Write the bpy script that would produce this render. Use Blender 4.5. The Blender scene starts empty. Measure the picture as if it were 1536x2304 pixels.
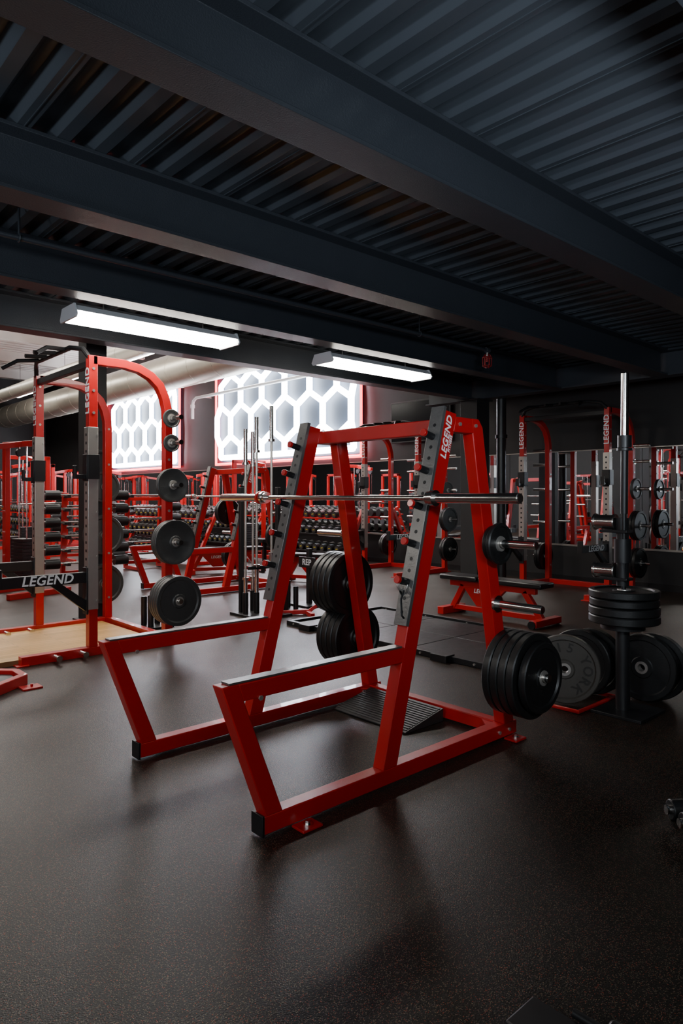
import bpy, bmesh, math, random
from mathutils import Vector, Matrix
random.seed(7)
COL = bpy.context.scene.collection
R90 = math.pi/2

# ------------------------------------------------------------------ materials
def mat(name, col, rough=0.5, metal=0.0, var=0.0, vscale=8.0, bump=0.0, bscale=200.0, emis=0.0, coat=0.0, spec=0.5, cvar=0.12):
    m = bpy.data.materials.new(name); m.use_nodes = True
    nt = m.node_tree; b = nt.nodes['Principled BSDF']
    b.inputs['Base Color'].default_value = (*col, 1)
    b.inputs['Roughness'].default_value = rough
    b.inputs['Metallic'].default_value = metal
    b.inputs['Specular IOR Level'].default_value = spec
    b.inputs['Coat Weight'].default_value = coat
    tc = nt.nodes.new('ShaderNodeTexCoord')
    if var > 0:
        n = nt.nodes.new('ShaderNodeTexNoise'); n.inputs['Scale'].default_value = vscale
        n.inputs['Detail'].default_value = 6
        nt.links.new(tc.outputs['Object'], n.inputs['Vector'])
        r = nt.nodes.new('ShaderNodeMapRange')
        r.inputs['To Min'].default_value = max(0.02, rough-var); r.inputs['To Max'].default_value = min(1, rough+var)
        nt.links.new(n.outputs['Fac'], r.inputs['Value']); nt.links.new(r.outputs['Result'], b.inputs['Roughness'])
        mx = nt.nodes.new('ShaderNodeMix'); mx.data_type = 'RGBA'
        mx.inputs['A'].default_value = (*[c*(1-cvar) for c in col], 1); mx.inputs['B'].default_value = (*[min(1, c*(1+cvar)) for c in col], 1)
        nt.links.new(n.outputs['Fac'], mx.inputs['Factor']); nt.links.new(mx.outputs['Result'], b.inputs['Base Color'])
    if bump > 0:
        n2 = nt.nodes.new('ShaderNodeTexNoise'); n2.inputs['Scale'].default_value = bscale
        nt.links.new(tc.outputs['Object'], n2.inputs['Vector'])
        bp = nt.nodes.new('ShaderNodeBump'); bp.inputs['Strength'].default_value = bump; bp.inputs['Distance'].default_value = 0.002
        nt.links.new(n2.outputs['Fac'], bp.inputs['Height']); nt.links.new(bp.outputs['Normal'], b.inputs['Normal'])
    if emis > 0:
        b.inputs['Emission Color'].default_value = (*col, 1); b.inputs['Emission Strength'].default_value = emis
    return m

RED = mat('red_powder_coat', (0.50, 0.009, 0.010), 0.32, 0, 0.06, 12, 0.25, 500, coat=0.25, cvar=.05)
DARKRED = mat('dark_red_enamel', (0.22, 0.006, 0.008), 0.4)
BLACK = mat('black_powder_coat', (0.011, 0.011, 0.012), 0.40, 0, 0.06, 15)
RUBBER = mat('black_rubber', (0.011, 0.011, 0.011), 0.40, 0, 0.1, 20, 0.3, 120)
YORKM = mat('lit_tone_rubber', (0.070, 0.063, 0.054), 0.42, 0, 0.12, 20, 0.3, 120)  # grey-brown rubber, base colour raised to stand in for ceiling light
WEDGE = mat('ribbed_rubber', (0.022, 0.021, 0.020), 0.5, 0, 0.1, 20)
IRON = mat('grey_cast_iron', (0.070, 0.070, 0.068), 0.42, 0.35, 0.1, 30, 0.6, 150)
CHROME = mat('chrome', (0.80, 0.78, 0.75), 0.18, 1.0, 0.04, 30, cvar=.03)
STEEL = mat('brushed_steel', (0.52, 0.49, 0.45), 0.34, 0.7, 0.05, 25, cvar=.06)
WORN = mat('worn_grey_strip', (0.19, 0.185, 0.18), 0.36, 0.65, 0.08, 22, 0.5, 80, cvar=.12)
VINYL = mat('black_vinyl', (0.010, 0.010, 0.011), 0.33, 0, 0.06, 10)
WHITE = mat('white_lettering', (0.85, 0.85, 0.85), 0.5)
DARKTXT = mat('embossed_lettering', (0.028, 0.025, 0.022), 0.5)
YELLOW = mat('yellow_mark', (0.55, 0.43, 0.03), 0.5)
HOUSING = mat('white_housing', (0.7, 0.72, 0.75), 0.4)
TUBEW = mat('fluorescent_diffuser', (1.0, 0.95, 0.86), 0.4, emis=26)
HEXW = mat('white_neon_tube', (0.84, 0.92, 1.0), 0.4, emis=30)
REDN = mat('red_neon_tube', (1.0, 0.012, 0.03), 0.4, emis=13)
HEXB = mat('slate_panel', (0.022, 0.032, 0.052), 0.5)
CEIL = mat('navy_ceiling_paint', (0.052, 0.061, 0.073), 0.36, 0, 0.0, 5, coat=0.1)
BEAM = mat('navy_beam_paint', (0.030, 0.035, 0.043), 0.40, 0, 0.05, 4, 0.6, 140, cvar=.06)
WALL = mat('charcoal_wall_paint', (0.016, 0.0155, 0.016), 0.6, 0, 0.05, 3)
ROOFM = mat('white_roof_deck', (0.65, 0.62, 0.58), 0.5, 0, 0.1, 3)
DUCT = mat('galvanised_duct', (0.52, 0.48, 0.40), 0.38, 0.6, 0.06, 6)
MIRROR = mat('mirror_glass', (0.88, 0.89, 0.90), 0.01, 1.0)
PIPEW = mat('white_pipe', (0.7, 0.7, 0.7), 0.4)
SCREEN = mat('screen_glass', (0.006, 0.006, 0.008), 0.15)

def floor_mat():
    m = bpy.data.materials.new('speckled_rubber_floor'); m.use_nodes = True
    nt = m.node_tree; L = nt.links; b = nt.nodes['Principled BSDF']
    tc = nt.nodes.new('ShaderNodeTexCoord')
    def speck(scale, thr, sel):
        v = nt.nodes.new('ShaderNodeTexVoronoi'); v.inputs['Scale'].default_value = scale
        L.new(tc.outputs['Object'], v.inputs['Vector'])
        a = nt.nodes.new('ShaderNodeMath'); a.operation = 'LESS_THAN'; a.inputs[1].default_value = thr
        L.new(v.outputs['Distance'], a.inputs[0])
        s = nt.nodes.new('ShaderNodeSeparateColor'); L.new(v.outputs['Color'], s.inputs[0])
        c = nt.nodes.new('ShaderNodeMath'); c.operation = 'GREATER_THAN'; c.inputs[1].default_value = sel
        L.new(s.outputs[0], c.inputs[0])
        k = nt.nodes.new('ShaderNodeMath'); k.operation = 'MULTIPLY'; L.new(a.outputs[0], k.inputs[0]); L.new(c.outputs[0], k.inputs[1])
        return k.outputs[0]
    n = nt.nodes.new('ShaderNodeTexNoise'); n.inputs['Scale'].default_value = 1.1; n.inputs['Detail'].default_value = 8
    L.new(tc.outputs['Object'], n.inputs['Vector'])
    base = nt.nodes.new('ShaderNodeMix'); base.data_type = 'RGBA'
    base.inputs['A'].default_value = (0.009, 0.008, 0.0066, 1); base.inputs['B'].default_value = (0.015, 0.013, 0.011, 1)
    L.new(n.outputs['Fac'], base.inputs['Factor'])
    cur = base.outputs['Result']
    for sc, th, se, colr in ((230, 0.42, 0.82, (0.24, 0.05, 0.025, 1)), (250, 0.40, 0.76, (0.17, 0.13, 0.08, 1)), (230, 0.32, 0.92, (0.03, 0.07, 0.09, 1))):
        mx = nt.nodes.new('ShaderNodeMix'); mx.data_type = 'RGBA'
        L.new(speck(sc, th, se), mx.inputs['Factor']); L.new(cur, mx.inputs['A']); mx.inputs['B'].default_value = colr
        cur = mx.outputs['Result']
    L.new(cur, b.inputs['Base Color'])
    r = nt.nodes.new('ShaderNodeMapRange'); r.inputs['To Min'].default_value = 0.32; r.inputs['To Max'].default_value = 0.48
    L.new(n.outputs['Fac'], r.inputs['Value']); L.new(r.outputs['Result'], b.inputs['Roughness'])
    b.inputs['Specular IOR Level'].default_value = 0.27
    n2 = nt.nodes.new('ShaderNodeTexNoise'); n2.inputs['Scale'].default_value = 190; L.new(tc.outputs['Object'], n2.inputs['Vector'])
    bp = nt.nodes.new('ShaderNodeBump'); bp.inputs['Strength'].default_value = 0.7; bp.inputs['Distance'].default_value = 0.002
    L.new(n2.outputs['Fac'], bp.inputs['Height']); L.new(bp.outputs['Normal'], b.inputs['Normal'])
    return m
FLOOR = floor_mat()

def wood_mat():
    m = bpy.data.materials.new('oak_planks'); m.use_nodes = True
    nt = m.node_tree; L = nt.links; b = nt.nodes['Principled BSDF']
    tc = nt.nodes.new('ShaderNodeTexCoord')
    mp = nt.nodes.new('ShaderNodeMapping'); mp.inputs['Scale'].default_value = (1.2, 14, 1)
    L.new(tc.outputs['Object'], mp.inputs['Vector'])
    n = nt.nodes.new('ShaderNodeTexNoise'); n.inputs['Scale'].default_value = 3; n.inputs['Detail'].default_value = 8
    L.new(mp.outputs['Vector'], n.inputs['Vector'])
    br = nt.nodes.new('ShaderNodeTexBrick'); br.inputs['Scale'].default_value = 4
    br.inputs['Color1'].default_value = (0.90, 0.52, 0.17, 1); br.inputs['Color2'].default_value = (0.75, 0.40, 0.11, 1)
    br.inputs['Mortar'].default_value = (0.3, 0.15, 0.06, 1); br.inputs['Mortar Size'].default_value = 0.006
    br.inputs['Brick Width'].default_value = 3.0; br.inputs['Row Height'].default_value = 0.3
    L.new(tc.outputs['Object'], br.inputs['Vector'])
    mx = nt.nodes.new('ShaderNodeMix'); mx.data_type = 'RGBA'; mx.blend_type = 'MULTIPLY'; mx.inputs['Factor'].default_value = 0.25
    L.new(br.outputs['Color'], mx.inputs['A']); L.new(n.outputs['Fac'], mx.inputs['B'])
    L.new(mx.outputs['Result'], b.inputs['Base Color']); b.inputs['Roughness'].default_value = 0.55
    return m
WOOD = wood_mat()

# ------------------------------------------------------------------ mesh builder
class MB:
    def __init__(s): s.bm = bmesh.new(); s.mi = 0
    def _f(s, vs):
        f = s.bm.faces.new(vs); f.material_index = s.mi; return f
    def box(s, x0, x1, y0, y1, z0, z1):
        v = [s.bm.verts.new(p) for p in ((x0,y0,z0),(x1,y0,z0),(x1,y1,z0),(x0,y1,z0),(x0,y0,z1),(x1,y0,z1),(x1,y1,z1),(x0,y1,z1))]
        for q in ((0,3,2,1),(4,5,6,7),(0,1,5,4),(1,2,6,5),(2,3,7,6),(3,0,4,7)): s._f([v[i] for i in q])
        return s
    def prism(s, pts, ax, a0, a1):
        def P(u, w, a): return {'y': (u, a, w), 'x': (a, u, w), 'z': (u, w, a)}[ax]
        A = [s.bm.verts.new(P(u, w, a0)) for u, w in pts]; B = [s.bm.verts.new(P(u, w, a1)) for u, w in pts]
        n = len(pts); s._f(A); s._f(B[::-1])
        for i in range(n): s._f([A[i], B[i], B[(i+1) % n], A[(i+1) % n]])
        return s
    def cyl(s, p0, p1, r, r2=None, n=18):
        p0 = Vector(p0); p1 = Vector(p1); r2 = r if r2 is None else r2
        q = (p1-p0).to_track_quat('Z', 'Y')
        A = []; B = []
        for i in range(n):
            a = 2*math.pi*i/n; d = Vector((math.cos(a), math.sin(a), 0))
            A.append(s.bm.verts.new(p0+q@(d*r))); B.append(s.bm.verts.new(p1+q@(d*r2)))
        s._f(A[::-1]); s._f(B)
        for i in range(n): s._f([A[i], A[(i+1) % n], B[(i+1) % n], B[i]])
        return s
    def tube(s, path, r, n=10, closed=False):
        P = [Vector(p) for p in path]; N = len(P); rings = []; ref = None
        for i in range(N):
            if closed: t = (P[(i+1) % N]-P[i-1]).normalized()
            else: t = (P[min(i+1, N-1)]-P[max(i-1, 0)]).normalized()
            if ref is None: ref = t.orthogonal().normalized()
            ref = (ref-t*ref.dot(t)).normalized(); b = t.cross(ref)
            rings.append([s.bm.verts.new(P[i]+(ref*math.cos(2*math.pi*k/n)+b*math.sin(2*math.pi*k/n))*r) for k in range(n)])
        for i in range(N if closed else N-1):
            A = rings[i]; B = rings[(i+1) % N]
            for k in range(n): s._f([A[k], A[(k+1) % n], B[(k+1) % n], B[k]])
        if not closed: s._f(rings[0][::-1]); s._f(rings[-1])
        return s
    def sweep(s, path, side, w, h):
        P = [Vector(p) for p in path]; S = Vector(side).normalized(); N = len(P); rings = []
        for i in range(N):
            t0 = (P[i]-P[i-1]).normalized() if i > 0 else None
            t1 = (P[i+1]-P[i]).normalized() if i < N-1 else None
            t = (t0 or t1) if (t0 is None or t1 is None) else (t0+t1).normalized()
            m = 1.0 if (t0 is None or t1 is None) else 1/max(0.3, t.dot(t0))
            n = t.cross(S).normalized()
            rings.append([s.bm.verts.new(P[i]+S*(w/2*a)+n*(h/2*b*m)) for a, b in ((-1,-1),(1,-1),(1,1),(-1,1))])
        for i in range(N-1):
            A, B = rings[i], rings[i+1]
            for k in range(4): s._f([A[k], A[(k+1) % 4], B[(k+1) % 4], B[k]])
        s._f(rings[0][::-1]); s._f(rings[-1]); return s
    def lathe(s, prof, c=(0,0,0), ax='y', n=40):
        rings = []
        for r, z in prof:
            ring = []
            for i in range(n):
                a = 2*math.pi*i/n; u, w = r*math.cos(a), r*math.sin(a)
                p = {'y': (u, z, w), 'x': (z, u, w), 'z': (u, w, z)}[ax]
                ring.append(s.bm.verts.new(Vector(p)+Vector(c)))
            rings.append(ring)
        N = len(rings)
        for j in range(N):
            A, B = rings[j], rings[(j+1) % N]
            for i in range(n): s._f([A[i], A[(i+1) % n], B[(i+1) % n], B[i]])
        return s
    def mesh(s, mats):
        bmesh.ops.recalc_face_normals(s.bm, faces=s.bm.faces)
        me = bpy.data.meshes.new('m'); s.bm.to_mesh(me); s.bm.free()
        for m in (mats if isinstance(mats, (list, tuple)) else [mats]): me.materials.append(m)
        for p in me.polygons: p.use_smooth = True
        me.set_sharp_from_angle(angle=math.radians(32))
        return me
    def obj(s, name, mats, parent=None, bev=0.0, label=None):
        me = s.mesh(mats); me.name = name
        o = bpy.data.objects.new(name, me); COL.objects.link(o)
        if parent: o.parent = parent
        if bev > 0:
            b = o.modifiers.new('bevel', 'BEVEL'); b.width = bev; b.segments = 2; b.limit_method = 'ANGLE'; b.angle_limit = math.radians(40)
        if label: o['label'] = label
        return o

def empty(name, label, category, loc=(0,0,0), rz=0, group=None):
    e = bpy.data.objects.new(name, None); COL.objects.link(e); e.empty_display_size = 0.1
    e.location = loc; e.rotation_euler = (0, 0, rz); e['label'] = label; e['category'] = category
    if group: e['group'] = group
    return e
def tag(o, label, category, group=None):
    o['label'] = label; o['category'] = category
    if group: o['group'] = group
    return o
def dup(root, loc, rz=None, label=None):
    n = root.copy(); COL.objects.link(n); n.location = loc
    if rz is not None: n.rotation_euler = (0, 0, rz)
    if label: n['label'] = label
    def rec(src, dst):
        for c in list(src.children):
            k = c.copy(); COL.objects.link(k); k.parent = dst; k.matrix_parent_inverse = c.matrix_parent_inverse.copy(); rec(c, k)
    rec(root, n)
    return n
def struct(o): o['kind'] = 'structure'; return o

_tc = {}
def textmesh(txt, size, ext=0.001, shear=0.0, off=0.02):
    k = (txt, size, ext, shear)
    if k in _tc: return _tc[k]
    cu = bpy.data.curves.new('t', 'FONT'); cu.body = txt; cu.size = size; cu.extrude = ext; cu.align_x = 'CENTER'; cu.align_y = 'CENTER'
    cu.shear = shear; cu.offset = off*size; cu.resolution_u = 3; cu.space_character = 1.05
    ob = bpy.data.objects.new('t', cu); COL.objects.link(ob); bpy.context.view_layer.update()
    me = bpy.data.meshes.new_from_object(ob.evaluated_get(bpy.context.evaluated_depsgraph_get()))
    bpy.data.objects.remove(ob); _tc[k] = me
    return me
def lettering(txt, size, M, parent, material=WHITE, shear=0.2, ext=0.001, label=None):
    me = textmesh(txt, size, ext, shear).copy(); me.materials.clear(); me.materials.append(material)
    o = bpy.data.objects.new('lettering', me); COL.objects.link(o); o.parent = parent; o.matrix_local = M
    o['label'] = label or ('raised lettering' if material is DARKTXT else 'white painted lettering')
    return o
RX = Matrix.Rotation(R90, 4, 'X')
FACE_NY = RX                                   # readable from -y
FACE_NX = Matrix.Rotation(-R90, 4, 'Z') @ RX   # readable from -x
def T(x, y, z): return Matrix.Translation((x, y, z))

# ------------------------------------------------------------------ room shell  (x = along beams, y = along corrugation)
H_B, H_D = 3.05, 3.40
struct(MB().box(-5, 10.6, -5, 31, -0.1, 0).obj('floor', FLOOR))
struct(MB().box(10.6, 10.8, -5, 31, 0, 6.6).obj('wall_east', WALL))
struct(MB().box(-5.2, -5, -5, 31, 0, 6.6).obj('wall_west', WALL))
struct(MB().box(-5, 10.6, -5.2, -5, 0, 6.6).obj('wall_south', WALL))
struct(MB().box(-5, 10.6, 31, 31.2, 0, 6.6).obj('wall_north', WALL))
struct(MB().box(10.57, 10.6, -5, 31, 0, 0.1).obj('baseboard_east', BLACK))
# corrugated deck: narrow rounded ridges between flat pans
mb = MB(); pitch = 0.205; prof = []
x = -5.0
while x < 10.6:
    prof += [(x, H_D), (x+0.070, H_D), (x+0.076, H_D+.004), (x+0.110, H_D+0.048), (x+.117, H_D+.052), (x+0.158, H_D+0.052), (x+.165, H_D+.048), (x+.199, H_D+.004)]
    x += pitch
prof.append((10.6, H_D))
prof = [(min(a, 10.6), b) for a, b in prof]
A = [mb.bm.verts.new((a, -5, b)) for a, b in prof]; B = [mb.bm.verts.new((a, 8.1, b)) for a, b in prof]
for i in range(len(prof)-1): mb._f([A[i], A[i+1], B[i+1], B[i]])
x = -5.0
while x < 10.4:
    mb.box(x+0.033, x+0.038, -5, 8.1, H_D-0.005, H_D-0.0005); x += pitch*3
mb.box(-5, 10.6, -5, 8.1, H_D+0.1, H_D+0.25)  # unseen slab above the deck, added to block light
struct(mb.obj('ceiling', CEIL))
# high roof: corrugated white
mb = MB(); prof = []; y = 8.1
while y < 31: prof += [(y, 6.4), (y+0.15, 6.4), (y+0.2, 6.5), (y+0.3, 6.5)]; y += 0.35
A = [mb.bm.verts.new((-5, a, b)) for a, b in prof]; B = [mb.bm.verts.new((10.6, a, b)) for a, b in prof]
for i in range(len(prof)-1): mb._f([A[i], A[i+1], B[i+1], B[i]])
mb.box(-5, 10.6, 8.1, 31, 6.52, 6.6)
struct(mb.obj('ceiling.001', ROOFM))
struct(MB().box(-5, 10.6, 7.95, 8.1, H_D, 6.5).obj('wall_mezzanine', WALL))
# I beams
ti = 0
def ibeam(y0, x0=-5, x1=9.3, z0=H_B, z1=H_D, w=0.22):
    global ti; ti += 1
    yc = y0+w/2; mb = MB()
    mb.prism([(y0, z0), (y0+w, z0), (y0+w, z0+0.022), (yc+0.012, z0+0.03), (yc+0.012, z1-0.03), (y0+w, z1-0.022), (y0+w, z1), (y0, z1), (y0, z1-0.022), (yc-0.012, z1-0.03), (yc-0.012, z0+0.03), (y0, z0+0.022)], 'x', x0, x1)
    return struct(mb.obj('trim_%d' % ti, BEAM, bev=0.003))
for y0 in (-3.965, -2.415, -0.865, 0.685, 2.235, 3.785, 5.335, 6.885): ibeam(y0)
ti += 1
struct(MB().prism([(9.3, H_B), (9.52, H_B), (9.52, H_B+.022), (9.42, H_B+.03), (9.42, H_D-.03), (9.52, H_D-.022), (9.52, H_D), (9.3, H_D), (9.3, H_D-.022), (9.4, H_D-.03), (9.4, H_B+.03), (9.3, H_B+.022)], 'y', -5, 8.0).obj('trim_%d' % ti, BEAM))
def column(x, y, w=0.28, top=H_B):
    global ti; ti += 1
    mb = MB().box(x-w/2, x+w/2, y-w/2, y+w/2, 0, top).box(x-w/2-.05, x+w/2+.05, y-w/2-.05, y+w/2+.05, 0, 0.02)
    mb.box(x-w/2-.04, x+w/2+.04, y-w/2-.04, y+w/2+.04, top-.02, top)
    return struct(mb.obj('trim_%d' % ti, WALL, bev=0.004))
column(9.38, 6.98, 0.34); column(3.22, 7.86, 0.24, H_D); column(9.38, 0.8, 0.3)
ti += 1
struct(MB().cyl((9.62, 6.62, 0), (9.62, 6.62, H_D), 0.08).cyl((9.62, 6.62, 2.4), (9.62, 6.62, 2.46), 0.1).obj('trim_%d' % ti, BLACK))
for yy in (11, 14.5, 18, 21.5, 25, 28.5):
    ti += 1
    struct(MB().box(-5, 10.6, yy, yy+0.15, 6.05, 6.4).obj('trim_%d' % ti, ROOFM))

# mirrors
me = None
for i in range(14):
    y0 = -4.9+i*2.4
    if me is None:
        o = MB().box(-0.012, 0.0, 0.004, 2.396, 0.63, 2.19).obj('wall_mirror', MIRROR); me = o
        MB().box(-0.016, 0.0, 0, 2.4, 0.60, 0.63).obj('mirror_rail', STEEL, o)
        MB().box(-0.016, 0.0, 0, 2.4, 2.19, 2.205).obj('mirror_rail', STEEL, o)
        tag(o, 'large frameless gym mirror on charcoal wall', 'mirror', 'wall mirrors'); o.location = (10.6, y0, 0)
    else: dup(me, (10.6, y0, 0))

# hex light panels
def hexpanel(y0, y1, z0, z1, label):
    e = empty('hexagon_light_panel', label, 'light panel', (10.6, y0, z0), group='hexagon wall lights')
    W, Hh = y1-y0, z1-z0
    MB().box(-0.10, 0, 0, W, 0, Hh).obj('backing_board', HEXB, e)
    Rr = 0.56; w = Rr*math.sqrt(3); edges = set()
    def key(p): return (round(p[0], 3), round(p[1], 3))
    for r in range(-1, 6):
        for c in range(-1, int(W/w)+2):
            cy = c*w+(w/2 if r % 2 else 0)+0.2; cz = r*1.5*Rr+0.15
            if cy < -0.1+w*0.3 or cy > W-w*0.3 or cz < 0.1 or cz > Hh-0.1: continue
            pts = [(cy+Rr*math.cos(math.radians(30+60*k)), cz+Rr*math.sin(math.radians(30+60*k))) for k in range(6)]
            for k in range(6):
                a, b = key(pts[k]), key(pts[(k+1) % 6])
                edges.add((min(a, b), max(a, b)))
    mb = MB()
    for a, b in edges:
        cl = lambda p: (min(max(p[0], 0.12), W-0.12), min(max(p[1], 0.12), Hh-0.12))
        a, b = cl(a), cl(b)
        if abs(a[0]-b[0])+abs(a[1]-b[1]) < 0.08: continue
        mb.cyl((-0.21, a[0], a[1]), (-0.21, b[0], b[1]), 0.074, n=8)
    mb.obj('hexagon_tubes', HEXW, e)
    mb = MB(); t = 0.040
    mb.tube([(-0.14, -0.05, -0.05), (-0.14, W+.05, -0.05), (-0.14, W+.05, Hh+.05), (-0.14, -0.05, Hh+.05)], t, 8, closed=True)
    mb.obj('neon_frame', REDN, e)
hexpanel(10.9, 16.75, 2.38, 5.0, 'glowing white hexagon light panel framed in red neon')
hexpanel(18.95, 24.2, 2.38, 5.0, 'glowing white hexagon light panel framed in red neon')

# ducts, pipes
def duct(x, z, r, y0, y1):
    mb = MB(); mb.cyl((x, y0, z), (x, y1, z), r, n=36)
    y = y0+0.3
    while y < y1: mb.tube([(x+r*math.cos(a*math.pi/12), y+0.02*a/2.0, z+r*math.sin(a*math.pi/12)) for a in range(24)], 0.006, 4, closed=True); y += 1.1
    return tag(mb.obj('air_duct', DUCT), 'galvanised spiral air duct hung under the high roof', 'air duct')
duct(9.0, 4.77, 0.46, 8.1, 31.0); duct(6.9, 4.75, 0.2, 8.1, 31.0)
tag(MB().tube([(10.28, 12.4, 4.3), (10.28, 17.6, 4.3), (10.28, 17.75, 4.22), (10.28, 17.8, 4.1), (10.28, 17.8, 3.7)], 0.045, 10).cyl((10.28,17.8,4.02),(10.28,17.8,4.12),.065).cyl((10.28,17.3,4.3),(10.6,17.3,4.3),.015).obj('water_pipe', PIPEW), 'white wall pipe with elbow before the light panel', 'pipe')

# strip lights high
st = empty('strip_light', 'bright fluorescent strip light hung from high roof', 'light', (8.0, 15.5, 5.05), group='high strip lights')
MB().box(-.09, .09, 0, 2.4, 0, .06).obj('housing', HOUSING, st)
MB().box(-.075, .075, .03, 2.37, -.03, 0).obj('diffuser', TUBEW, st)
for hy in (.4, 2.0): MB().cyl((0, hy, .06), (0, hy, 1.35), .006, n=6).obj('hanger', BLACK, st)
for p in ((8.0, 19.7), (8.0, 24), (4.5, 12), (4.5, 16.5), (4.5, 21), (1, 12), (1, 18)): dup(st, (p[0], p[1], 5.05))

# shop lights under the mezzanine
def shop_light(loc, L):
    fx = empty('shop_light', 'white fluorescent shop light fixed beneath the steel beams', 'light', loc, group='mezzanine shop lights')
    MB().prism([(-.01, 0), (.34, 0), (.29, .055), (.04, .055)], 'x', 0, L).obj('housing', HOUSING, fx, bev=0.004)
    MB().prism([(-.004, -.002), (.334, -.002), (.31, -.05), (.02, -.05)], 'x', .02, L-.02).obj('diffuser', TUBEW, fx, bev=0.006)
    for ex in (-.012, L-.004):
        MB().prism([(-.02, -.03), (.0, -.055), (.33, -.055), (.35, -.03), (.30, .065), (.03, .065)], 'x', ex, ex+.016).obj('end_cap', HOUSING, fx)
    for hx in (.3, L-.3): MB().cyl((hx, .165, .055), (hx, .165, .40), .006, n=6).obj('hanger', STEEL, fx)
shop_light((2.2, 5.7, 3.0), 1.60); shop_light((5.05, 5.7, 3.0), 1.68); shop_light((-2.0, 5.7, 3.0), 1.68); shop_light((-1.6, -1.9, 3.0), 1.68)

# sprinkler line
pp = empty('sprinkler_pipe', 'black ceiling sprinkler pipe with red caged sprinkler head', 'pipe', (0, 4.9, 3.2))
MB().cyl((-4.9, 0, 0), (6.85, 0, 0), .02).cyl((6.8, 0, 0), (6.86, 0, 0), .032).obj('pipe', BEAM, pp)
for hx in (1.5, 5.6):
    MB().cyl((hx, 0, .02), (hx, 0, .198), .008, n=8).tube([(hx, .028*math.cos(a), .028*math.sin(a)) for a in [i*math.pi/6 for i in range(12)]], .006, 6, True).obj('pipe_hanger', BEAM, pp)
MB().cyl((6.83, 0, 0), (6.83, 0, -.07), .014).obj('sprinkler_neck', STEEL, pp)
mb = MB()
for k in range(6):
    a = k*math.pi/3; c, s_ = math.cos(a), math.sin(a)
    mb.tube([(6.83+.025*c, .025*s_, -.05), (6.83+.055*c, .055*s_, -.09), (6.83+.05*c, .05*s_, -.19), (6.83+.02*c, .02*s_, -.21)], .005, 6)
for zz in (-.09, -.19): mb.tube([(6.83+.054*math.cos(a*math.pi/8), .054*math.sin(a*math.pi/8), zz) for a in range(16)], .005, 6, True)
mb.cyl((6.83, 0, -.07), (6.83, 0, -.14), .012)
mb.obj('sprinkler_cage', DARKRED, pp)

# television
tv = empty('television', 'flat black wall television above the mirrors', 'television', (10.6, 8.4, 2.55))
MB().box(-.09, -.04, 0, 1.6, 0, .85).obj('casing', BLACK, tv, bev=.005)
MB().box(-.095, -.09, .03, 1.57, .03, .82).obj('screen', SCREEN, tv)
MB().box(-.04, 0, .6, 1.0, .3, .6).obj('wall_mount', BLACK, tv)

# ------------------------------------------------------------------ weight plates
_pc = {}
def plate_mesh(R, Tk, style):
    k = (R, Tk, style)
    if k in _pc: return _pc[k]
    t = Tk/2
    if style == 'bumper':
        half = [(.028, t-.004), (R*.30, t-.004), (R*.33, t-.010), (R*.80, t-.010), (R*.84, t), (R-.006, t), (R, t-.006)]
    elif style == 'york':
        half = [(.028, t-.002), (R*.26, t-.002), (R*.30, t-.014), (R*.84, t-.014), (R*.88, t), (R-.006, t), (R, t-.006)]
    else:
        half = [(.028, t), (R*.26, t), (R*.30, t*.45), (R*.80, t*.45), (R*.86, t*.95), (R-.004, t*.95), (R, t*.7)]
    prof = half+[(r, -z) for r, z in half[::-1]]
    body = MB().lathe(prof).mesh({'bumper': RUBBER, 'york': YORKM, 'iron': IRON}[style])
    hub = MB().lathe([(.026, t+.001), (.043, t+.001), (.045, t-.006), (.045, -t+.006), (.043, -t-.001), (.026, -t-.001)], n=24).mesh(STEEL)
    _pc[k] = (body, hub); return _pc[k]
def plate(R, Tk, loc, rot=(0,0,0), style='bumper', label=None, group='weight plates'):
    b, h = plate_mesh(R, Tk, style)
    o = bpy.data.objects.new('weight_plate', b); COL.objects.link(o); o.location = loc; o.rotation_euler = rot
    tag(o, label or ('grey cast iron weight plate on a storage peg' if style == 'iron' else 'black rubber bumper plate on a storage peg'), 'weight plate', group)
    c = bpy.data.objects.new('hub', h); COL.objects.link(c); c.parent = o; c['label'] = 'steel centre ring'
    return o
def ring_text(parent, R, items, y, size):
    for txt, ang in items:
        step = math.degrees(size*0.85/R); n = len(txt)
        for i, ch in enumerate(txt):
            a = math.radians(ang-(i-(n-1)/2)*step)
            M = T(R*math.cos(a), y, R*math.sin(a)) @ RX @ Matrix.Rotation(a-R90, 4, 'Z')
            lettering(ch, size, M, parent, DARKTXT, 0.0, 0.003)

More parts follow.
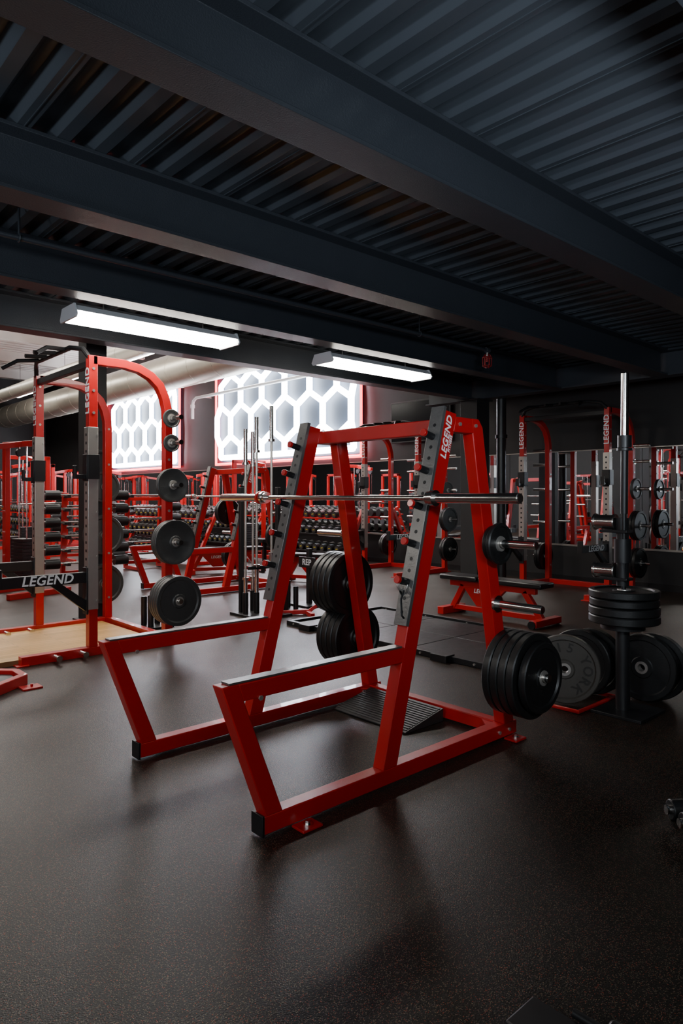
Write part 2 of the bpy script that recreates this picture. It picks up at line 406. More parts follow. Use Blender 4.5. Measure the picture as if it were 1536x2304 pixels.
# ------------------------------------------------------------------ squat rack
def S(p): return (p[0]-2.6, p[1])
sq = empty('squat_rack', 'red angled steel squat rack with safety rails on rubber floor', 'squat rack', (2.6, 2.965, 0), group='open squat racks')
ux = lambda z: 2.47+.48*(z-.09)/1.81      # front upright centreline
rx = lambda z: 3.50-.32*(z-.09)/1.79      # rear leg centreline
for sg in (-1, 1):
    y0, y1 = sorted((sg*.537, sg*.6125))
    def bar(name, pts, a=y0, b=y1, m=RED, bev=.005, label=None):
        return MB().prism([S(p) for p in pts], 'y', a, b).obj(name, m, sq, bev, label)
    bar('base_rail', [(1.70, .012), (3.58, .012), (3.58, .09), (1.70, .09)])
    bar('end_cap', [(1.688, .006), (1.70, .006), (1.70, .096), (1.688, .096)], y0-.004, y1+.004, BLACK, .002, 'black plastic end cap')
    bar('front_post', [(1.71, .088), (1.80, .088), (1.60, .60), (1.575, .675), (1.49, .675)])
    bar('safety_rail', [(1.595, .60), (ux(.6)-.045, .60), (ux(.675)-.045, .675), (1.57, .675)])
    bar('safety_strip', [(1.53, .6755), (ux(.675)-.06, .6755), (ux(.675)-.06, .684), (1.53, .684)], y0+.008, y1-.008, WORN, .001, 'worn dark strip on safety rail')
    bar('front_upright', [(ux(.088)-.05, .088), (ux(.088)+.05, .088), (ux(1.90)+.05, 1.90), (ux(1.90)-.05, 1.915)])
    bar('rear_leg', [(rx(.088)-.048, .088), (rx(.088)+.048, .088), (rx(1.84)+.05, 1.84), (rx(1.88)+.02, 1.885), (rx(1.8)-.06, 1.885), (rx(1.8)-.05, 1.80)])
    bar('top_rail', [(ux(1.80)+.047, 1.80), (rx(1.8)-.04, 1.80), (rx(1.8)-.055, 1.885), (ux(1.88)+.047, 1.885)])
    bar('wear_strip', [(ux(.78)-.052, .78), (ux(1.93)-.052, 1.93), (ux(1.93)-.075, 1.935), (ux(.78)-.075, .785)], y0-.006, y1+.006, WORN, .002, 'worn dark grey wear strip with peg holes')
    mb = MB()
    for z in (.85, .92, 1.06, 1.12, 1.26, 1.32, 1.46, 1.52, 1.65, 1.71, 1.83): mb.cyl((ux(z)-.0745-2.6, (y0+y1)/2, z), (ux(z)-.0775-2.6, (y0+y1)/2, z+.001), .010, n=12)
    mb.obj('hole_column', BLACK, sq, label='column of small dark holes')
    for z in (1.0, 1.195, 1.39, 1.58, 1.765):
        px = ux(z)-.072-2.6; yc = (y0+y1)/2
        o = MB().cyl((px, yc, z), (px-.068, yc, z+.018), .019).obj('bar_peg', BLACK, sq, .002, 'black round bar peg')
        MB().cyl((px-.0675, yc, z+.018), (px-.085, yc, z+.022), .0205).obj('peg_cap', RED, o, .002, 'red cap on peg')
    for z in (.42, .815, 1.175):
        px = rx(z)-2.6; s0 = sg*.6125; ln = .30
        mb = MB().cyl((px, s0, z), (px, s0+sg*ln, z), .024).cyl((px, s0, z), (px, s0+sg*.014, z), .05).cyl((px, s0+sg*ln, z), (px, s0+sg*(ln+.006), z), .021)
        mb.obj('weight_horn', CHROME, sq, label='chrome storage horn')
    mb = MB()
    for (bx, bz) in ((3.50, .05), (3.40, .05), (rx(1.84)-.02, 1.845), (ux(1.84)+.09, 1.845), (1.66+.02, .60)):
        for yy, d in ((y0, -1), (y1, 1)): mb.cyl((bx-2.6, yy, bz), (bx-2.6, yy+d*.008, bz), .011, n=6)
    mb.obj('bolts', STEEL, sq)
    for fxx in (1.90, 3.50):
        yo = sg*.6125
        MB().box(fxx-2.6-.055, fxx-2.6+.055, min(yo, yo+sg*.085), max(yo, yo+sg*.085), 0, .012).obj('floor_tab', RED, sq, .003)
        MB().cyl((fxx-2.6, yo+sg*.045, .012), (fxx-2.6, yo+sg*.045, .018), .022).cyl((fxx-2.6, yo+sg*.045, .018), (fxx-2.6, yo+sg*.045, .032), .012, n=6).obj('anchor_bolt', CHROME, sq)
MB().box(3.01-2.6, 3.085-2.6, -.54, .54, 1.80, 1.885).obj('top_cross_member', RED, sq, .005)
MB().box(3.46-2.6, 3.535-2.6, -.54, .54, .012, .088).obj('rear_cross_member', RED, sq, .005)
for sg in (-1, 1): MB().prism([(3.46-2.6, sg*.54), (3.46-2.6, sg*.44), (3.37-2.6, sg*.54)], 'z', .07, .08).obj('gusset', RED, sq)
ang = math.atan2(.9666, .2563)
lettering('LEGEND', .062, T(ux(1.765)-.006-2.6, -.6145, 1.765) @ RX @ Matrix.Rotation(ang, 4, 'Z'), sq)
lettering('FITNESS', .026, T(ux(1.73)+.032-2.6, -.6145, 1.73) @ RX @ Matrix.Rotation(ang, 4, 'Z'), sq)
sq2 = dup(sq, (5.73, 9.3, 0), label='red angled steel squat rack beside the dumbbell area')

# plates of first squat rack
zs = .42; xs = rx(zs)
for i in range(4): plate(.243, .048, (xs, 2.315-i*.053, zs-.002), (0, random.random()*6, 0))
plate(.20, .045, (xs, 2.315-4*.053, zs-.002))
plate(.105, .03, (rx(1.175), 2.322, 1.173), (0, .3, 0), 'bumper'); plate(.12, .03, (rx(1.175), 2.287, 1.173), (0, 0, 0))
for z, n in ((.42, 4), (.815, 4)):
    for i in range(n): plate(.225, .050, (rx(z), 3.622+i*.056, z-.002), (0, random.random()*6, 0))
ox, oy = 3.13, 6.335
for z, n in ((.42, 2), (1.175, 2)):
    for i in range(n): plate(.225, .052, (rx(z)+ox, 3.622+oy+i*.058, z-.002))
plate(.225, .052, (rx(.42)+ox, 2.31+oy, .418)); plate(.225, .052, (rx(.815)+ox, 2.31+oy, .813))

# ------------------------------------------------------------------ barbells
def barbell_parts(e, L0, L1, r=.0145):
    MB().cyl((0, -L0, 0), (0, L0, 0), r).obj('shaft', CHROME, e)
    for sg in (-1, 1):
        MB().cyl((0, sg*L0, 0), (0, sg*L1, 0), .0255, n=24).cyl((0, sg*L1, 0), (0, sg*(L1+.008), 0), .022).obj('sleeve', CHROME, e)
        MB().cyl((0, sg*(L0-.03), 0), (0, sg*(L0-.008), 0), .036, n=24).cyl((0, sg*(L0-.005), 0), (0, sg*(L0+.02), 0), .042, n=24).obj('collar', CHROME, e)
bb = empty('barbell', 'chrome olympic barbell resting on the squat rack pegs', 'barbell', (ux(1.39)-.118, 3.0, 1.4365))
barbell_parts(bb, .73, 1.24)
MB().cyl((0, .735+.03, 0), (0, .735+.05, 0), .044, n=24).obj('collar_ring', RED, bb, label='red ring on barbell collar')
bb2 = dup(bb, (ux(1.39)-.118+3.13, 9.3, 1.4365), label='chrome barbell resting on the second red rack')
cl = empty('spring_collar', 'steel spring clip hanging from a rack peg', 'spring clip', (ux(1.0)-.115, 2.39, 1.0))
MB().tube([(.03*math.sin(i*math.pi/8), -.014+.0008*i, -.008+.03*math.cos(i*math.pi/8)) for i in range(36)], .0035, 6).obj('coil', STEEL, cl)
MB().tube([(.0, .016, -.038), (.03, .02, -.08), (.05, .03, -.15), (.04, .035, -.17)], .006, 6).obj('handle', BLACK, cl)
MB().tube([(0, -.012, -.038), (-.03, -.02, -.08), (-.035, -.03, -.16), (-.02, -.03, -.175)], .006, 6).obj('handle', BLACK, cl)

# ------------------------------------------------------------------ power rack
def j_path(y): return [(0.0, y, 2.68), (.3, y, 2.68), (.45, y, 2.655), (.57, y, 2.60), (.66, y, 2.52), (.715, y, 2.41), (.745, y, 2.29), (.75, y, 2.15), (.75, y, .08)]
pr = empty('power_rack', 'red power rack with curved top and steel uprights over wooden platform', 'power rack', (2.5, 6.82, 0), group='power racks')
for sg in (-1, 1):
    y = sg*.70
    MB().box(-.04, .04, y-.04, y+.04, .08, 2.72).obj('front_upright', RED, pr, .004)
    MB().box(-.052, .041, y-.047, y+.047, .42, 2.07).obj('steel_cover', STEEL, pr, .003, 'brushed steel cover plate with holes')
    mb = MB()
    z = .5
    while z < 2.05: mb.cyl((-.0515, y, z), (-.054, y, z), .014, n=12); z += .075
    mb.obj('hole_column', BLACK, pr, label='column of adjustment holes')
    mb = MB()
    for z in (.5, .9, 1.3, 1.7, 2.0): mb.cyl((.03, y-.048, z), (.03, y-.054, z), .009, n=8)
    for z in (2.2, 2.4, 2.6): mb.cyl((.0, y-.04, z), (0, y-.047, z), .013, n=8)
    for z in (.3, .8, 1.3, 1.8, 2.2): mb.cyl((.75, y-.04, z), (.75, y-.047, z), .013, n=8)
    mb.obj('bolts', STEEL, pr)
    MB().sweep(j_path(y), (0, 1, 0), .08, .08).obj('curved_rear_upright', RED, pr, .004)
    MB().box(-.62, .80, y-.04, y+.04, 0.0, .08).obj('base_rail', RED, pr, .004)
    for bx in (-.35, -.12): MB().cyl((bx, y-.04, .05), (bx, y-.17, .05), .02).cyl((bx, y-.165, .05), (bx, y-.175, .05), .026).obj('band_peg', CHROME, pr)
    MB().box(-.66, -.56, y-.06, y+.06, 0, .012).obj('foot_plate', RED, pr, .002)
    MB().box(.74, .86, y-.07, y+.07, 0, .012).obj('foot_plate', RED, pr, .002)
    MB().box(-.066, -.052, y-.05, y+.05, 1.58, 1.82).box(-.15, -.066, y-.03, y+.03, 1.60, 1.64).box(-.165, -.145, y-.03, y+.03, 1.60, 1.72).box(-.06, .05, y-.062, y-.048, 1.60, 1.82).box(-.06, .05, y+.048, y+.062, 1.60, 1.82).obj('bar_hook', BLACK, pr, .003, 'black bar hook')
    mb = MB().box(-.78, -.055, y-.032, y+.032, .665, .760).prism([(-.055, .40), (-.055, .50), (-.28, .67), (-.38, .67)], 'y', y-.025, y+.025).box(-.066, -.053, y-.05, y+.05, .38, .80).box(-.80, -.77, y-.036, y+.036, .665, .83)
    arm = mb.obj('spotter_arm', BLACK, pr, .003, 'black spotter arm')
    if sg < 0: lettering('LEGEND', .112, T(-.40, y-.0335, .712) @ FACE_NY, arm)
    lettering('LEGEND', .110, T(-.0415, y, 2.40) @ FACE_NX @ Matrix.Rotation(R90, 4, 'Z'), pr, shear=0)
    for z in (.44, 1.0, 1.55, 1.96, 2.2):
        a = y+sg*.04; ln = .24
        MB().cyl((.75, a, z), (.75, a+sg*ln, z), .023).cyl((.75, a, z), (.75, a+sg*.012, z), .042).obj('weight_horn', CHROME, pr)
MB().box(.71, .79, -.66, .66, 0, .08).obj('cross_member', RED, pr, .004)
MB().box(-.03, .03, -.66, .66, 2.62, 2.68).obj('cross_member', BLACK, pr, .004)
MB().tube([(-.02, -.70, 2.70), (-.05, -.62, 2.79), (-.10, -.45, 2.82), (-.10, .45, 2.82), (-.05, .62, 2.79), (-.02, .70, 2.70)], .024, 10).tube([(-.10, -.35, 2.82), (-.30, -.42, 2.80), (-.42, -.5, 2.72)], .02, 8).tube([(-.10, .35, 2.82), (-.30, .42, 2.80), (-.42, .5, 2.72)], .02, 8).tube([(-.10, -.12, 2.82), (-.32, -.12, 2.80)], .02, 8).tube([(-.10, .12, 2.82), (-.32, .12, 2.80)], .02, 8).obj('pull_up_bar', BLACK, pr, label='black multi-grip pull-up bar')
for p in ((9.46, 5.38), (9.46, 8.98), (9.46, 1.8), (9.46, -1.8)):
    dup(pr, (p[0]-.03, p[1], 0), label='red power rack with curved top standing before the mirrors')

plat = MB().box(0, 2.62, 0, 1.31, 0.0, .045).obj('lifting_platform', WOOD, bev=.003); plat.location = (.55, 6.165, 0)
tag(plat, 'light oak lifting platform inlaid inside the rack', 'platform')
X1 = 3.25; Y1 = 6.08
for z, R, n, t in ((.44, .24, 4, .040), (1.0, .215, 3, .030), (1.55, .165, 2, .024), (1.96, .085, 1, .022), (2.2, .09, 1, .022)):
    for i in range(n): plate(R, t, (X1, Y1-.04-t/2-i*(t+.004), z), (0, random.random()*6, 0), 'iron')
for z, R, n in ((.44, .225, 2), (1.0, .225, 2), (1.55, .18, 1)):
    for i in range(n): plate(R, .045, (X1, 7.56+.045+i*.05, z), (0, 0, 0), 'iron')
for (cx, cy) in ((9.43, 5.38), (9.43, 8.98), (9.43, 1.8)):
    for z, R, n in ((.44, .225, 2), (1.0, .225, 2), (1.55, .16, 1)):
        for i in range(n):
            plate(R, .05, (cx+.75, cy-.70-.04-.028-i*.054, z), (0, 0, 0), 'iron' if z > 1.2 else 'bumper')
    for i in range(2): plate(.225, .05, (cx+.75, cy+.70+.068+i*.054, .44))

# ------------------------------------------------------------------ bench
bn = empty('weight_bench', 'adjustable bench with black pads and red frame', 'bench', (6.75, 4.78, 0))
MB().box(-.14, .14, -.74, .10, .42, .48).obj('back_pad', VINYL, bn, .015)
MB().box(-.14, .14, .13, .68, .42, .48).obj('seat_pad', VINYL, bn, .015)
MB().box(-.03, .03, -.60, .60, .34, .42).obj('frame_beam', RED, bn, .004)
MB().sweep([(0, -.45, .36), (0, -.68, .05)], (1, 0, 0), .06, .07).obj('leg', RED, bn, .004)
MB().sweep([(0, .40, .36), (0, .58, .05)], (1, 0, 0), .06, .07).obj('leg', RED, bn, .004)
MB().prism([(-.22, .36), (.42, .36), (.20, .12), (.02, .12)], 'x', -.028, .028).obj('gusset', RED, bn, .004)
MB().box(-.26, .26, -.76, -.67, .02, .09).obj('foot_bar', RED, bn, .004)
MB().box(-.22, .22, .55, .64, .0, .09).obj('foot_bar', RED, bn, .004)
MB().box(-.025, .025, -.68, .58, .05, .11).obj('foot_bar', RED, bn, .004)
for a in (-.26, .26): MB().cyl((a-.015, -.705, .045), (a+.015, -.705, .045), .045).obj('wheel', BLACK, bn)
lettering('LEGEND', .07, T(-.031, .10, .30) @ FACE_NX, bn)

# deadlift platform
dp = empty('deadlift_platform', 'black rubber deadlift platform with bolted steel edge rails', 'platform', (4.7, 3.4, 0))
mb = MB()
for i in range(2):
    for j in range(3): mb.box(.06+i*.70, .06+i*.70+.69, .06+j*.85, .06+j*.85+.84, 0, .028)
mb.obj('rubber_tiles', RUBBER, dp, .003)
for n, (a, b, c, d) in enumerate(((0, .05, 0, 2.68), (1.47, 1.52, 0, 2.68), (.05, 1.47, 0, .05), (.05, 1.47, 2.63, 2.68))):
    MB().box(a, b, c, d, 0, .05).obj('edge_rail', BLACK, dp, .003)
mb = MB()
for yv in (.1, .7, 1.3, 1.9, 2.55): mb.cyl((-.001, yv, .026), (-.012, yv, .026), .010, n=8).cyl((1.469, yv, .026), (1.46, yv, .026), .010, n=8)
mb.obj('bolts', STEEL, dp)
for yv in (.35, 2.2): MB().prism([(-.07, 0), (-.058, 0), (-.058, .05), (.05, .05), (.05, .062), (-.07, .062)], 'y', yv, yv+.18).obj('bracket', BLACK, dp, .002)

# wedge
wg = MB()
wg.prism([(0, .004), (.36, .004), (.36, .085), (0, .012)], 'y', 0, .66)
for i in range(14):
    xx = .02+i*.024; zz = .012+.073*xx/.36
    wg.prism([(xx, zz-.002), (xx+.012, zz+.0005), (xx+.012, zz+.007), (xx, zz+.004)], 'y', .01, .65)
wg = wg.obj('wedge_ramp', WEDGE, bev=.0015); wg.location = (3.07, 2.80, 0)
tag(wg, 'ribbed black rubber wedge ramp inside the squat rack base', 'ramp')

# ------------------------------------------------------------------ vertical barbell stand (mid)
vs = empty('barbell_stand', 'black vertical barbell storage stand holding chrome bars', 'barbell stand', (4.85, 6.78, 0))
MB().box(-.25, .25, -.3, .3, 0, .03).obj('base_plate', BLACK, vs, .003)
for a, b in ((-.15, .2), (.12, -.18)): MB().box(a-.025, a+.025, b-.025, b+.025, .03, 1.55).obj('post', BLACK, vs, .003)
slots = ((-.05, .02), (.12, -.05), (-.17, .08), (.02, .2), (.2, -.12))
for a, b in slots: MB().cyl((a, b, .03), (a, b, .28), .034).obj('holder_tube', BLACK, vs)
MB().box(-.19, .12, -.01, .01, .56, .60).obj('cross_brace', BLACK, vs)
vb = empty('barbell', 'chrome barbell stored upright in the black stand', 'barbell', (0, 0, 0), group='upright barbells')
MB().cyl((0, 0, .40), (0, 0, 1.78), .0145).obj('shaft', STEEL, vb)
MB().cyl((0, 0, 1.80), (0, 0, 2.2), .0255).obj('sleeve', CHROME, vb)
MB().cyl((0, 0, 0), (0, 0, .39), .0255).obj('sleeve', CHROME, vb)
for z in (1.77, .385): MB().cyl((0, 0, z), (0, 0, z+.03), .042).obj('collar', CHROME, vb)
vb.location = (4.85+slots[0][0], 6.78+slots[0][1], .2)
dup(vb, (4.85+slots[1][0], 6.78+slots[1][1], .34)); dup(vb, (4.85+slots[2][0], 6.78+slots[2][1], .05)); dup(vb, (4.85+slots[3][0], 6.78+slots[3][1], .04))
# small black device with REP sign standing beyond
rp = empty('plate_rack_post', 'black storage post with white REP sign and plates', 'storage rack', (5.75, 6.95, 0))
MB().box(-.2, .2, -.2, .2, 0, .03).obj('base_plate', BLACK, rp, .003)
MB().box(-.03, .03, -.03, .03, .03, .75).obj('post', BLACK, rp, .003)
MB().box(-.045, -.032, -.17, .17, .50, .64).obj('sign_plate', BLACK, rp, .002)
lettering('REP', .11, T(-.0465, 0, .57) @ FACE_NX, rp, shear=0)

def plate_post_stand(x, y, label):
    e = empty('bar_holder', label, 'bar holder', (x, y, 0), group='floor bar holders')
    MB().box(-.16, .16, -.16, .16, 0, .02).obj('base_plate', BLACK, e, .002)
    for a, b, h in ((-.08, -.08, .36), (.08, -.08, .30), (-.08, .08, .33), (.08, .08, .36)):
        MB().cyl((a, b, .02), (a, b, h), .033).cyl((a, b, h), (a, b, h+.006), .028).obj('holder_tube', BLACK, e)
plate_post_stand(5.30, 6.85, 'low black floor holder with short upright tubes'); plate_post_stand(3.55, 6.98, 'low black floor holder with short upright tubes')
jk = empty('barbell_jack', 'small red barbell jack lying on the floor', 'barbell jack', (5.3, 6.42, 0))
MB().sweep([(-.25, .18, .03), (0, 0, .04), (.12, -.12, .16)], (0, 0, 1), .05, .04).obj('lever', RED, jk, .003)
MB().sweep([(-.1, -.2, .025), (.05, .15, .025)], (0, 0, 1), .05, .05).obj('foot', RED, jk, .003)
MB().cyl((.10, -.10, .14), (.2, -.2, .30), .018).obj('grip', BLACK, jk)

# red machine base at the edge
mbz = empty('machine_base', 'red angular machine base with black foot mat', 'exercise machine', (1.26, 5.68, 0))
MB().sweep([(-.9, -.34, .04), (.22, -.34, .04), (.46, -.16, .04), (.46, .02, .04), (.30, .2, .04), (-.9, .2, .04)], (0, 0, 1), .08, .06).obj('tube_frame', RED, mbz, .005)
MB().prism([(-.9, -.30), (.20, -.30), (.42, -.14), (.42, .01), (.28, .16), (-.9, .16)], 'z', .01, .05).obj('foot_mat', RUBBER, mbz)
MB().box(.40, .54, -.36, -.24, 0, .012).cyl((.48, -.30, .012), (.48, -.30, .03), .012, n=6).obj('floor_tab', RED, mbz)
MB().box(-.95, -.87, -.1, -.02, .03, 1.9).obj('mast', RED, mbz, .004)

# ------------------------------------------------------------------ upright barbell holder with plate stack
HX, HY = 4.48, 2.12
hs = empty('plate_stand', 'black floor stand carrying flat stacked plates and chrome rollers', 'plate stand', (HX, HY, 0))
MB().box(-.17, .2, -.2, .14, 0, .02).obj('base_plate', BLACK, hs, .003)
MB().cyl((0, 0, .02), (0, 0, .58), .045).cyl((0, 0, .56), (0, 0, .60), .14, n=28).cyl((0, 0, .845), (0, 0, 1.30), .040).cyl((0, 0, 1.0), (0, 0, 1.16), .055).obj('post', BLACK, hs)
for z in (.88, 1.20): MB().box(-.05, .05, -.05, .14, z, z+.02).obj('bracket', BLACK, hs, .003)
for z in (.94, 1.27): MB().cyl((0, .045, z), (0, .20, z), .048, n=28).cyl((0, .05, z), (0, .06, z), .056, n=28).cyl((0, .185, z), (0, .195, z), .056, n=28).obj('roller', CHROME, hs, label='chrome roller')
ub = empty('barbell', 'black barbell with chrome sleeve standing upright in plate stand', 'barbell', (HX, HY, .03))
ub.rotation_euler = (math.radians(1.0), math.radians(-1.2), 0)
MB().cyl((0, 0, .3), (0, 0, 1.80), .0155).cyl((0,0,1.3),(0,0,1.74),.024).obj('shaft', BLACK, ub, label='black shaft')
MB().cyl((0, 0, 0), (0, 0, .3), .0255).obj('sleeve', CHROME, ub)
MB().cyl((0, 0, 1.82), (0, 0, 2.23), .0255, n=24).obj('sleeve', CHROME, ub)
MB().cyl((0, 0, 1.74), (0, 0, 1.82), .045, n=24).cyl((0, 0, 1.72), (0, 0, 1.735), .05, n=24).obj('collar', BLACK, ub)
for i, (R, t) in enumerate(((.225, .055), (.225, .055), (.22, .05), (.225, .05))):
    plate(R, t-.003, (HX+.01, HY-.005, .602+.0275+i*.056), (R90, 0, 0), 'bumper', 'black bumper plate lying flat in a stack', 'stacked plates')
def york(loc, rot, label, txt=True):
    o = plate(.235, .06, loc, rot, 'york' if txt else 'bumper', label, 'standing bumper plates')
    if txt: ring_text(o, .150, (('YORK', 195), ('15', 90), ('YORK', -15)), -.016-.001, .088)
    return o
york((4.33, 2.46, .250), (0, 0, -1.12), 'bumper plate in lightened, lit-looking rubber standing upright with raised lettering YORK 15')
york((4.60, 2.49, .250), (0, .4, -R90+.04), 'black bumper plate standing upright on floor cradle', False)
york((4.69, 2.44, .250), (0, .9, -R90), 'black bumper plate standing upright on floor cradle', False)
for i, (a, b, r) in enumerate(((4.83, 2.14, -1.5), (4.92, 2.10, -1.5), (4.78, 1.74, .1), (4.78, 1.66, .1), (4.80, 1.58, .1))):
    york((a, b, .236), (0, .7*i, r), 'black bumper plate standing among other plates', False)
ck = empty('plate_cradle', 'red tubular cradle on the floor for bumper plates', 'plate cradle', (4.5, 2.46, 0))
MB().tube([(-.30, -.17, .016), (.22, -.17, .016), (.22, .17, .016), (-.30, .17, .016)], .014, 10, closed=True).obj('tube_loop', RED, ck)

def dumb(e, r, l, mat1=RUBBER):
    MB().cyl((-l*.5, 0, 0), (l*.5, 0, 0), .016).obj('handle', CHROME, e)
    for sg in (-1, 1):
        MB().cyl((sg*l*.45, 0, 0), (sg*l*1.0, 0, 0), r, n=20).obj('head', mat1, e, .006)
        MB().cyl((sg*l*1.0, 0, 0), (sg*l*1.14, 0, 0), r*.45).obj('end_cap', CHROME, e)
d1 = empty('dumbbell', 'dumbbell with chrome ends lying on rubber floor', 'dumbbell', (3.14, 1.10, .045), rz=-.738); dumb(d1, .045, .12)
d2 = empty('dumbbell', 'dumbbell with chrome ends lying on rubber floor', 'dumbbell', (3.23, 1.19, .045), rz=-.738); dumb(d2, .045, .12)
rl = empty('padded_footrest', 'low black footrest with padded rollers', 'exercise machine', (1.69, .85, 0), rz=0)
MB().box(-.12, .02, .04, .22, 0, .03).obj('base', BLACK, rl, .006)
MB().cyl((.03, -.36, .04), (.03, .10, .04), .012).obj('axle', BLACK, rl)
for a, b in ((-.36, -.20), (-.18, .0)): MB().cyl((.03, a, .04), (.03, b, .04), .037, n=28).obj('foam_roller', VINYL, rl, .008)

# ------------------------------------------------------------------ dumbbell racks
def dumbbell_mesh():
    mb = MB(); mb.mi = 0
    mb.cyl((-.17, 0, 0), (-.065, 0, 0), .092, n=16).cyl((.065, 0, 0), (.17, 0, 0), .092, n=16)
    mb.mi = 1; mb.cyl((-.07, 0, 0), (.07, 0, 0), .017, n=10)
    mb.cyl((-.175, 0, 0), (-.17, 0, 0), .070, n=14)
    mb.mi = 2; mb.box(-.178, -.175, -.035, .035, -.010, .010)
    return mb.mesh([RUBBER, IRON, YELLOW])
dm = dumbbell_mesh()
dr = empty('dumbbell_rack', 'three tier black and red dumbbell rack along mirrors', 'dumbbell rack', (9.9, 10.45, 0), group='dumbbell racks')
tiers = ((-.22, .36), (-.05, .72), (.12, 1.06))
for sg in (0, 3.4):
    MB().sweep([(-.38, sg, .04), (.32, sg, .04)], (0, 1, 0), .07, .07).sweep([(-.30, sg, .07), (.22, sg, 1.15)], (0, 1, 0), .07, .07).obj('end_frame', RED, dr, .004)
for a, z in tiers:
    MB().box(a-.17, a-.12, 0, 3.4, z-.13, z-.10).box(a+.10, a+.15, 0, 3.4, z-.11, z-.08).box(a-.12, a+.10, .0, 3.4, z-.125, z-.11).obj('shelf_rail', RED if z > 1 else BLACK, dr, .003)
for k, (dx, yy) in enumerate(((9.9, 10.45), (9.9, 14.0), (9.9, 17.55), (7.6, 12.5), (7.6, 16.05), (6.6, 19.8))):
    if k: dup(dr, (dx, yy, 0), label='three tier black and red dumbbell rack on the open floor' if dx < 9 else None)
    for a, z in tiers:
        for j in range(14):
            o = bpy.data.objects.new('dumbbell', dm); COL.objects.link(o)
            o.location = (dx+a, yy+.15+j*.238, z+.002); o.rotation_euler = (random.uniform(-.2, .2), math.radians(-6), 0)
            sc = .85+.15*(j/13); o.scale = (1, sc, sc); o.location.z += .092*(sc-1)
            tag(o, 'black round rubber dumbbell with yellow end mark on rack', 'dumbbell', 'dumbbells on the racks')

# fixed barbell racks
fb = empty('fixed_barbell_rack', 'black rack holding tiers of chrome fixed barbells', 'barbell rack', (4.9, 12.4, 0), group='fixed barbell racks')
for xx in (-.35, .35):
    MB().sweep([(xx, -.28, .04), (xx, .34, .04)], (1, 0, 0), .06, .06).sweep([(xx, .3, .05), (xx, .2, 1.5)], (1, 0, 0), .07, .07).obj('post', RED, fb, .003)
    for i in range(6):
        z = .3+i*.23; MB().prism([(-.01, z+.01), (-.01, z-.04), (.26, z-.04), (.26, z-.02), (0, z-.02), (0, z+.01)], 'x', xx-.03, xx+.03).obj('cradle', BLACK, fb)
MB().box(-.35, .35, .2, .26, .1, .16).obj('cross_member', RED, fb, .003)
MB().box(-.35, .35, .18, .24, 1.35, 1.42).obj('cross_member', RED, fb, .003)
def fixed_mesh():
    mb = MB(); mb.mi = 0; mb.cyl((-.5, 0, 0), (.5, 0, 0), .022, n=10)
    mb.mi = 1; mb.cyl((-.72, 0, 0), (-.48, 0, 0), .085, n=16).cyl((.48, 0, 0), (.72, 0, 0), .085, n=16)
    mb.mi = 0; mb.cyl((-.73, 0, 0), (-.72, 0, 0), .04, n=12).cyl((.72, 0, 0), (.73, 0, 0), .04, n=12)
    return mb.mesh([CHROME, RUBBER])
fm = fixed_mesh()
for k, (bx, by) in enumerate(((4.7, 11.6), (6.3, 12.6), (6.0, 15.0), (2.6, 13.6))):
    if k: dup(fb, (bx, by, 0))
    else: fb.location = (bx, by, 0)
    for i in range(6):
        o = bpy.data.objects.new('fixed_barbell', fm); COL.objects.link(o); o.location = (bx, by+.1, .3+i*.23+.002)
        tag(o, 'fixed barbell with chrome handle and black heads', 'barbell', 'fixed barbells on racks')

# ------------------------------------------------------------------ cable machines
cm = empty('cable_machine', 'red framed cable machine with black weight stack', 'exercise machine', (5.6, 17, 0), group='cable machines')
for yy in (-.4, .4):
    MB().box(-.04, .04, yy-.04, yy+.04, .08, 2.25).obj('upright', RED, cm, .004)
    MB().box(-.5, .5, yy-.04, yy+.04, 0, .08).obj('base_rail', RED, cm, .004)
MB().box(-.04, .04, -.44, .44, 2.17, 2.25).sweep([(0, 0, 2.21), (-.55, 0, 2.12)], (0, 1, 0), .08, .08).obj('top_arm', RED, cm, .004)
mb = MB()
for i in range(14): mb.box(-.1, .1, -.14, .14, .12+i*.05, .165+i*.05)
mb.obj('weight_stack', BLACK, cm, .002)
for yy in (-.09, .09): MB().cyl((0, yy, .1), (0, yy, 2.2), .012).obj('guide_rod', CHROME, cm)
for xx, zz in ((-.5, 2.05), (-.05, 2.08)): MB().cyl((xx, -.02, zz), (xx, .02, zz), .06, n=20).obj('pulley', BLACK, cm)
MB().cyl((-.55, 0, 2.0), (-.55, 0, 1.3), .005, n=6).cyl((-.55, -.35, 1.3), (-.55, .35, 1.28), .016).obj('cable_bar', CHROME, cm)
MB().box(-.75, -.4, -.17, .17, .42, .50).box(-.62, -.55, -.04, .04, 0, .42).obj('seat', VINYL, cm, .01)
for (a, b, r) in ((6.3, 18.3, 0), (8.9, 22.3, .2), (7.9, 21, 0), (8.7, 20.4, 3.1), (7.6, 24.5, 0), (8.9, 25.5, 3.14), (9.0, 27.5, 0), (8.0, 28.5, 1.5),
                  (4.6, 14.5, 1.57), (-2.8, 6.5, 0), (-2.8, 3.2, 0), (-2.8, 9.5, 0), (-2.8, 0.3, 0), (1.0, 14.5, 0), (2.8, 17.5, 0), (-3.2, 13, 0),
                  (0.3, 9.2, 1.2), (4.2, 19, 0), (5.4, 22.6, .4), (6.4, 26, 0), (3.3, 10.6, .3), (5.2, 20.2, 0), (8.9, 12.9, 1.57), (6.6, 24.0, 1.2), (8.1, 26.4, .6)):
    dup(cm, (a, b, 0), r)
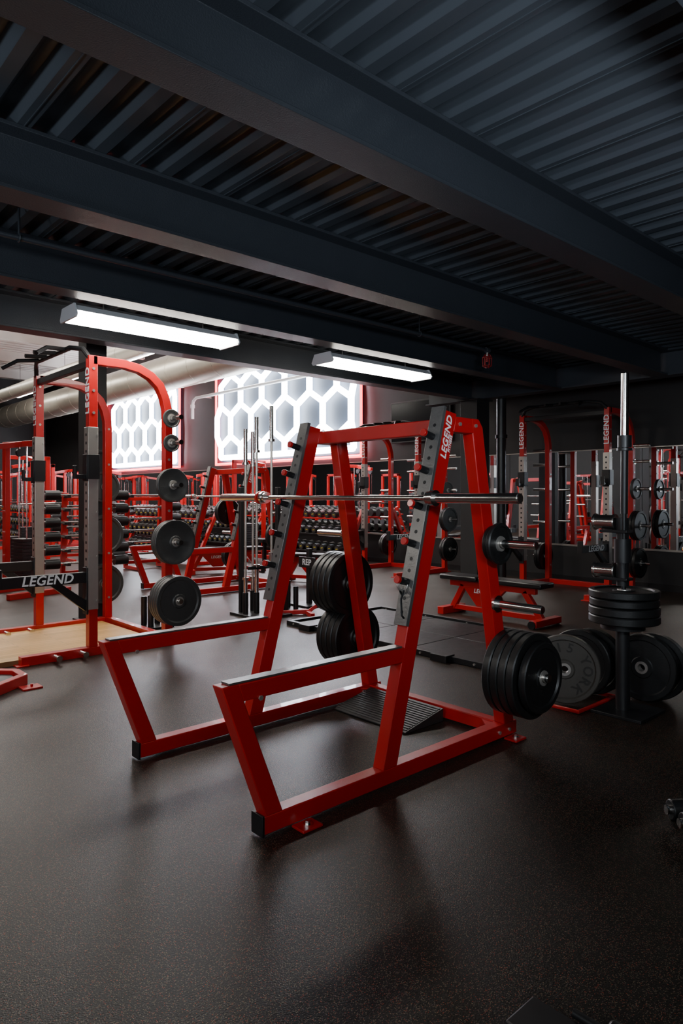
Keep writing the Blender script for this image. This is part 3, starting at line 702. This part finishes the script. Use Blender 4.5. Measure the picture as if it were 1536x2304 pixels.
for (a, b) in ((-1.2, 11.5), (1.0, 11.3)): dup(sq, (a, b, 0), label='red angled steel squat rack across the gym floor')
dup(pr, (-1.0, 8.0, 0), label='red power rack with curved top across the gym floor')
dup(bn, (7.4, 8.7, 0), .4, label='adjustable bench with black pads beside the racks')
dup(bn, (7.0, 11.0, 0), 1.2, label='adjustable bench with black pads beside the dumbbells')

# ------------------------------------------------------------------ lights
def area(loc, target, sx, sy, power, col=(1, .96, .9), spread=None):
    l = bpy.data.lights.new('a', 'AREA'); l.shape = 'RECTANGLE'; l.size = sx; l.size_y = sy; l.energy = power; l.color = col
    if spread: l.spread = math.radians(spread)
    o = bpy.data.objects.new('fill_light', l); COL.objects.link(o); o.location = loc
    o.rotation_euler = (Vector(target)-Vector(loc)).to_track_quat('-Z', 'Y').to_euler()
    return o
for y in (11, 16, 21, 26): area((4, y, 5.9), (4, y, 0), 5, 2, 280)  # extra downward fill over the open gym, without fixtures
area((3, 16, 3.6), (3, 16, 6.4), 8, 8, 240)  # added unseen light to brighten the white roof
# added cool fill aimed up at the mezzanine ceiling, no real fixtures
UC = (.80, .90, 1.0)
area((-2.2, -2.0, 1.9), (0.8, 1.0, 3.6), 1.2, .5, 24, UC, 120)
area((1.3, -0.4, 2.1), (4.2, 1.5, 3.45), .6, .3, 48, UC, 130)
area((-2.6, 0.9, 2.1), (1.6, 3.0, 3.45), .6, .3, 34, UC, 130)
area((-2.6, 2.8, 2.2), (1.6, 4.7, 3.45), .6, .3, 26, UC, 130)
w = bpy.data.worlds.new('w'); bpy.context.scene.world = w; w.use_nodes = True
w.node_tree.nodes['Background'].inputs[0].default_value = (.5, .55, .65, 1); w.node_tree.nodes['Background'].inputs[1].default_value = 0.03

# ------------------------------------------------------------------ camera
cam = bpy.data.cameras.new('cam'); cam.sensor_fit = 'VERTICAL'; cam.sensor_height = 36; cam.lens = 24
cam.shift_y = -37/2304; cam.clip_start = .05
co = bpy.data.objects.new('camera', cam); COL.objects.link(co); co.location = (0, 0, 1.45)
co.rotation_euler = (R90, 0, math.radians(47.7-90)); bpy.context.scene.camera = co
